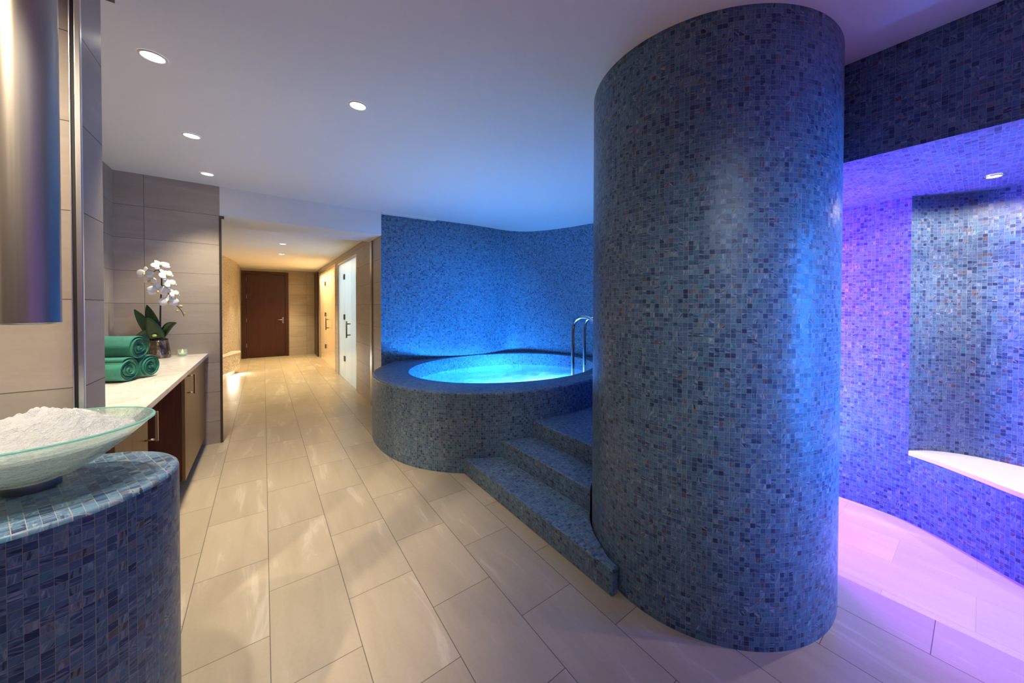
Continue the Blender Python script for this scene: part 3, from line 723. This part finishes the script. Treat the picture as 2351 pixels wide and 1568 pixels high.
def flower(c, face, s, roll=0.0):
    """five overlapping petals and a lip; face = direction the flower looks"""
    F = Vector(face).normalized(); X = F.cross(Vector((0, 0, 1))).normalized(); Z = X.cross(F).normalized()
    C = Vector(c); b = MB()
    for ang, ln, wd, fw in ((90, 1.0, 0.50, 0.05), (210, 0.95, 0.45, 0.05), (330, 0.95, 0.45, 0.05), (8, 1.0, 0.82, 0.12), (172, 1.0, 0.82, 0.12)):
        a = math.radians(ang) + roll; d = X * math.cos(a) + Z * math.sin(a); e = X * -math.sin(a) + Z * math.cos(a); rows = []
        for k in range(8):
            t = k / 7; w = wd * 0.62 * s * max(math.sin(PI * (0.10 + 0.84 * t)), 0.05) ** 0.75
            rows.append([tuple(C + d * (s * ln * t) + e * (w * q) + F * (fw * s * (0.6 + 0.9 * t * (1 - t) - 0.3 * q * q))) for q in (-1, -0.5, 0, 0.5, 1)])
        b.grid(rows, False, None)
    o = b.build('flower', M_PETAL, orc)
    m = o.modifiers.new('thick', 'SOLIDIFY'); m.thickness = 0.0015
    b = MB(); b.tube([tuple(C + F * 0.06 * s - Z * 0.02 * s), tuple(C + F * 0.22 * s - Z * 0.10 * s), tuple(C + F * 0.30 * s - Z * 0.26 * s), tuple(C + F * 0.26 * s - Z * 0.36 * s)], [0.10 * s, 0.14 * s, 0.10 * s, 0.03 * s], 8); b.build('lip', M_LIP, o)
for c, f, s, r in (((-0.735, 4.70, 1.785), (0.35, -0.8, 0.75), 0.066, -0.35), ((-0.828, 4.69, 1.706), (-0.35, -1, 0.15), 0.062, 0.0), ((-0.800, 4.70, 1.648), (-0.5, -0.8, -0.1), 0.058, 0.3),
                   ((-0.700, 4.69, 1.700), (0.75, -0.7, 0.45), 0.064, -0.5), ((-0.748, 4.68, 1.555), (0.05, -1, -0.05), 0.072, 0.0), ((-0.672, 4.69, 1.618), (0.8, -0.7, 0.35), 0.056, -0.5),
                   ((-0.646, 4.69, 1.525), (0.9, -0.6, 0.3), 0.050, -0.4), ((-0.683, 4.68, 1.455), (0.15, -1, 0.1), 0.066, 0.0)): flower(c, f, s, r)
for c, r in (((-0.612, 4.73, 1.412), 0.016), ((-0.632, 4.72, 1.368), 0.012), ((-0.586, 4.73, 1.345), 0.010)):
    b = MB(); b.lathe([(0, c[2] - r), (r * 0.7, c[2] - r * 0.7), (r, c[2]), (r * 0.7, c[2] + r * 0.7), (0, c[2] + r)], (c[0], c[1]), 12); b.build('bud', M_BUD, orc)
# candle
KX, KY = -0.612, 4.80
cd = thing('tealight_holder', 'small lit candle in a clear glass on the end of the worktop', 'candle', (KX, KY, ZC))
b = MB(); b.lathe([(0.0, ZC + 0.002), (0.030, ZC + 0.002), (0.033, ZC + 0.006), (0.035, ZC + 0.066), (0.0325, ZC + 0.066), (0.030, ZC + 0.008), (0, ZC + 0.008)], (KX, KY), 32); b.build('glass', M_CLEAR, cd)
b = MB(); b.lathe([(0.0, ZC + 0.009), (0.026, ZC + 0.009), (0.028, ZC + 0.026), (0.024, ZC + 0.029), (0, ZC + 0.027)], (KX, KY), 32); b.build('wax', M_WAX, cd)
b = MB(); b.lathe([(0.0, ZC + 0.029), (0.007, ZC + 0.036), (0.008, ZC + 0.043), (0.004, ZC + 0.056), (0, ZC + 0.068)], (KX, KY), 16); b.build('flame', M_FLAME, cd)

# ------------------------------------------------------------------ ceiling downlights
def downlight(x, y, z, r, label, group, lens=M_LAMP, ring=M_PAINT):
    t = thing('downlight', label, 'ceiling light', (x, y, z), group)
    b = MB(); b.lathe([(r + 0.012, z - 0.0005), (r + 0.011, z - 0.004), (r + 0.003, z - 0.006), (r, z - 0.003)], (x, y), 40); b.build('trim_ring', ring, t)
    b = MB(); b.lathe([(r, z - 0.003), (r * 0.5, z - 0.002), (0, z - 0.002)], (x, y), 40); b.build('lens', lens, t)
DG = 'downlights in the main ceiling'
MAIN = [(-0.419, 2.563), (-0.398, 3.573), (-0.402, 4.512), (0.456, 2.397)]
for (x, y), l in zip(MAIN, ('round recessed downlight nearest the short tiled wall, largest in view', 'round recessed downlight over the worktop, between two others in its row',
                            'round recessed downlight nearest the tiled wall with the orchid', 'single round recessed downlight in the middle of the ceiling')):
    downlight(x, y, H, 0.041, l, DG)
for (x, y), l in zip(((0.248, 7.14), (0.283, 8.56)), ('small recessed downlight in the corridor ceiling, nearer of the two', 'small recessed downlight in the corridor ceiling, farther of the two')):
    downlight(x, y, HC, 0.040, l, 'corridor downlights', M_LAMPW)
downlight(3.175, -0.030, HS, 0.028, 'recessed downlight with wide steel ring in the mosaic niche soffit', 'niche downlight', M_LAMP, M_CHROME)

# ------------------------------------------------------------------ light
def spot(x, y, z, power, col, size=100, blend=0.6, rad=0.03, tgt=None):
    l = bpy.data.lights.new('spot_lamp', 'SPOT'); l.energy = power; l.color = col; l.spot_size = math.radians(size); l.spot_blend = blend; l.shadow_soft_size = rad
    o = bpy.data.objects.new('spot_lamp', l); COL.objects.link(o); o.location = (x, y, z)
    if tgt: o.rotation_euler = (Vector(tgt) - Vector((x, y, z))).to_track_quat('-Z', 'Y').to_euler()
    return o
def area(loc, tgt, sx, sy, power, col, spread=180):
    l = bpy.data.lights.new('strip_lamp', 'AREA'); l.shape = 'RECTANGLE'; l.size = sx; l.size_y = sy; l.energy = power; l.color = col; l.spread = math.radians(spread)
    o = bpy.data.objects.new('strip_lamp', l); COL.objects.link(o); o.location = loc
    o.rotation_euler = (Vector(tgt) - Vector(loc)).to_track_quat('-Z', 'Y').to_euler(); return o
def point(loc, power, col, rad=0.05):
    l = bpy.data.lights.new('fill_point', 'POINT'); l.energy = power; l.color = col; l.shadow_soft_size = rad
    o = bpy.data.objects.new('fill_point', l); COL.objects.link(o); o.location = loc; return o
NEUT = (1.0, 0.86, 0.64)
spot(*MAIN[0], H - 0.012, 185, NEUT, 74, 0.6)
for x, y in MAIN[1:3]: spot(x, y, H - 0.012, 120, NEUT, 88, 1.0)
spot(*MAIN[3], H - 0.012, 42, NEUT, 80, 1.0)
# two more downlights out of view, then two added fill spots behind the camera
spot(-0.57, 1.36, H - 0.012, 85, (1.0, 0.93, 0.82), 56, 0.6)
spot(-1.15, 1.25, H - 0.012, 150, (1.0, 0.82, 0.60), 110, 0.8, 0.03, (-1.05, 1.94, 1.5))
spot(0.3, -0.9, H - 0.05, 170, (0.88, 0.97, 1.0), 46, 0.9, 0.60, (1.85, 1.0, 1.20))  # added cool fill, aimed to brighten the column
spot(0.2, -0.7, H - 0.02, 28, (0.95, 0.98, 1.0), 40, 0.8, 0.10, (-0.45, 1.3, 0.55))  # added fill on the pedestal side, no fixture there
# corridor
for x, y in ((0.248, 7.14), (0.283, 8.56), (0.3, 10.2), (0.3, 11.5)): spot(x, y, HC - 0.012, 165, (1.0, 0.79, 0.45), 90, 0.7)
area((-0.75, 9.0, 0.05), (0.6, 8.4, 0.02), 1.6, 0.04, 45, (1, 0.95, 0.85))
area((XR + 0.30, 10.2, 2.30), (XR + 0.5, 10.2, 0.6), 2.2, 0.2, 110, (1.0, 0.84, 0.52))
area((XR + 1.0, 7.4, 2.35), (XR + 0.6, 7.4, 0), 1.6, 1.0, 60, (0.86, 0.95, 1.0))
# underwater lamps of the hot tub, let into the basin wall, plus points added in the water
for x, y in ((1.55, 3.12), (2.05, 2.86), (2.6, 2.84), (3.1, 3.05)): area((x, y, 0.34), (2.4 + (x - 2.4) * 0.9, 4.8, 0.62), 0.3, 0.12, 62, (0.018, 0.30, 1.0), 85)
area((1.32, 3.8, 0.34), (3.3, 4.3, 0.7), 0.3, 0.12, 36, (0.018, 0.30, 1.0), 90)
point((2.2, 3.05, 0.33), 36, (0.06, 0.38, 1.0), 0.08)  # extra point added for a blue wash on the ceiling
for x, y in ((1.85, 3.25), (2.35, 3.15), (2.8, 3.3)): point((x, y, 0.26), 17, (0.62, 0.95, 1.0), 0.06)  # pale points added under the surface to whiten the foam
# colour strips of the niche, behind the column and beyond the right edge, its downlight, and added fills
area((2.95, 1.20, 1.1), (3.05, 0.2, 0.9), 0.25, 1.9, 150, (0.30, 0.045, 1.0))
area((2.74, 1.18, 1.1), (3.2, 0.6, 1.5), 0.12, 1.9, 55, (0.02, 0.20, 1.0))
area((2.80, -1.4, 1.1), (2.50, 0.5, 1.1), 0.8, 1.8, 44, (0.02, 0.24, 1.0), 50)
spot(2.42, -0.55, HS - 0.03, 75, (0.06, 0.10, 1.0), 75, 0.9, 0.05, (1.95, 0.25, 0.0))  # added blue spot that tints the floor outside the niche
point((2.9, 1.9, 1.5), 6, (0.03, 0.20, 1.0), 0.08)  # dim blue point added out of sight to tint steps and tub side
spot(3.175, -0.03, HS - 0.01, 26, (1.0, 0.86, 0.78), 165, 0.5, 0.02)
spot(3.175, -0.03, HS - 0.01, 60, (1.0, 0.88, 0.80), 90, 0.9, 0.02)
spot(3.05, -0.95, HS - 0.01, 48, (1.0, 0.80, 0.92), 160, 0.5, 0.02)  # unseen spot added as fill for the alcove wall

w = bpy.data.worlds.new('World'); SC.world = w; w.use_nodes = True
w.node_tree.nodes['Background'].inputs[0].default_value = (0.5, 0.55, 0.65, 1); w.node_tree.nodes['Background'].inputs[1].default_value = 0.05

# ------------------------------------------------------------------ camera
f, px, py, yaw, pit, rol = 805.489, 1249.191, 714.165, 0.67438, 0.01251, 0.00313
F = Vector((math.sin(yaw), math.cos(yaw), 0)); R = Vector((math.cos(yaw), -math.sin(yaw), 0)); U = Vector((0, 0, 1))
F2 = F * math.cos(pit) - U * math.sin(pit); U2 = U * math.cos(pit) + F * math.sin(pit)
R3 = R * math.cos(rol) + U2 * math.sin(rol); U3 = U2 * math.cos(rol) - R * math.sin(rol)
cam = bpy.data.cameras.new('camera'); co = bpy.data.objects.new('camera', cam); COL.objects.link(co)
m = Matrix((R3, U3, -F2)).transposed().to_4x4(); m.translation = (0, 0, 1.42); co.matrix_world = m
cam.sensor_fit = 'HORIZONTAL'; cam.sensor_width = 36; cam.lens = f / 2351 * 36
cam.shift_x = -(px - 1175.5) / 2351; cam.shift_y = (py - 784.0) / 2351
cam.clip_start = 0.02; SC.camera = co
SC.view_settings.view_transform = 'Standard'; SC.view_settings.look = 'None'; SC.view_settings.gamma = 1.0
SC.view_settings.use_curve_mapping = False; SC.view_settings.exposure = 0.2
SC.cycles.max_bounces = 7; SC.cycles.diffuse_bounces = 5; SC.cycles.glossy_bounces = 3; SC.cycles.transparent_max_bounces = 10
SC.cycles.sample_clamp_indirect = 4.0; SC.cycles.caustics_reflective = False; SC.cycles.caustics_refractive = False
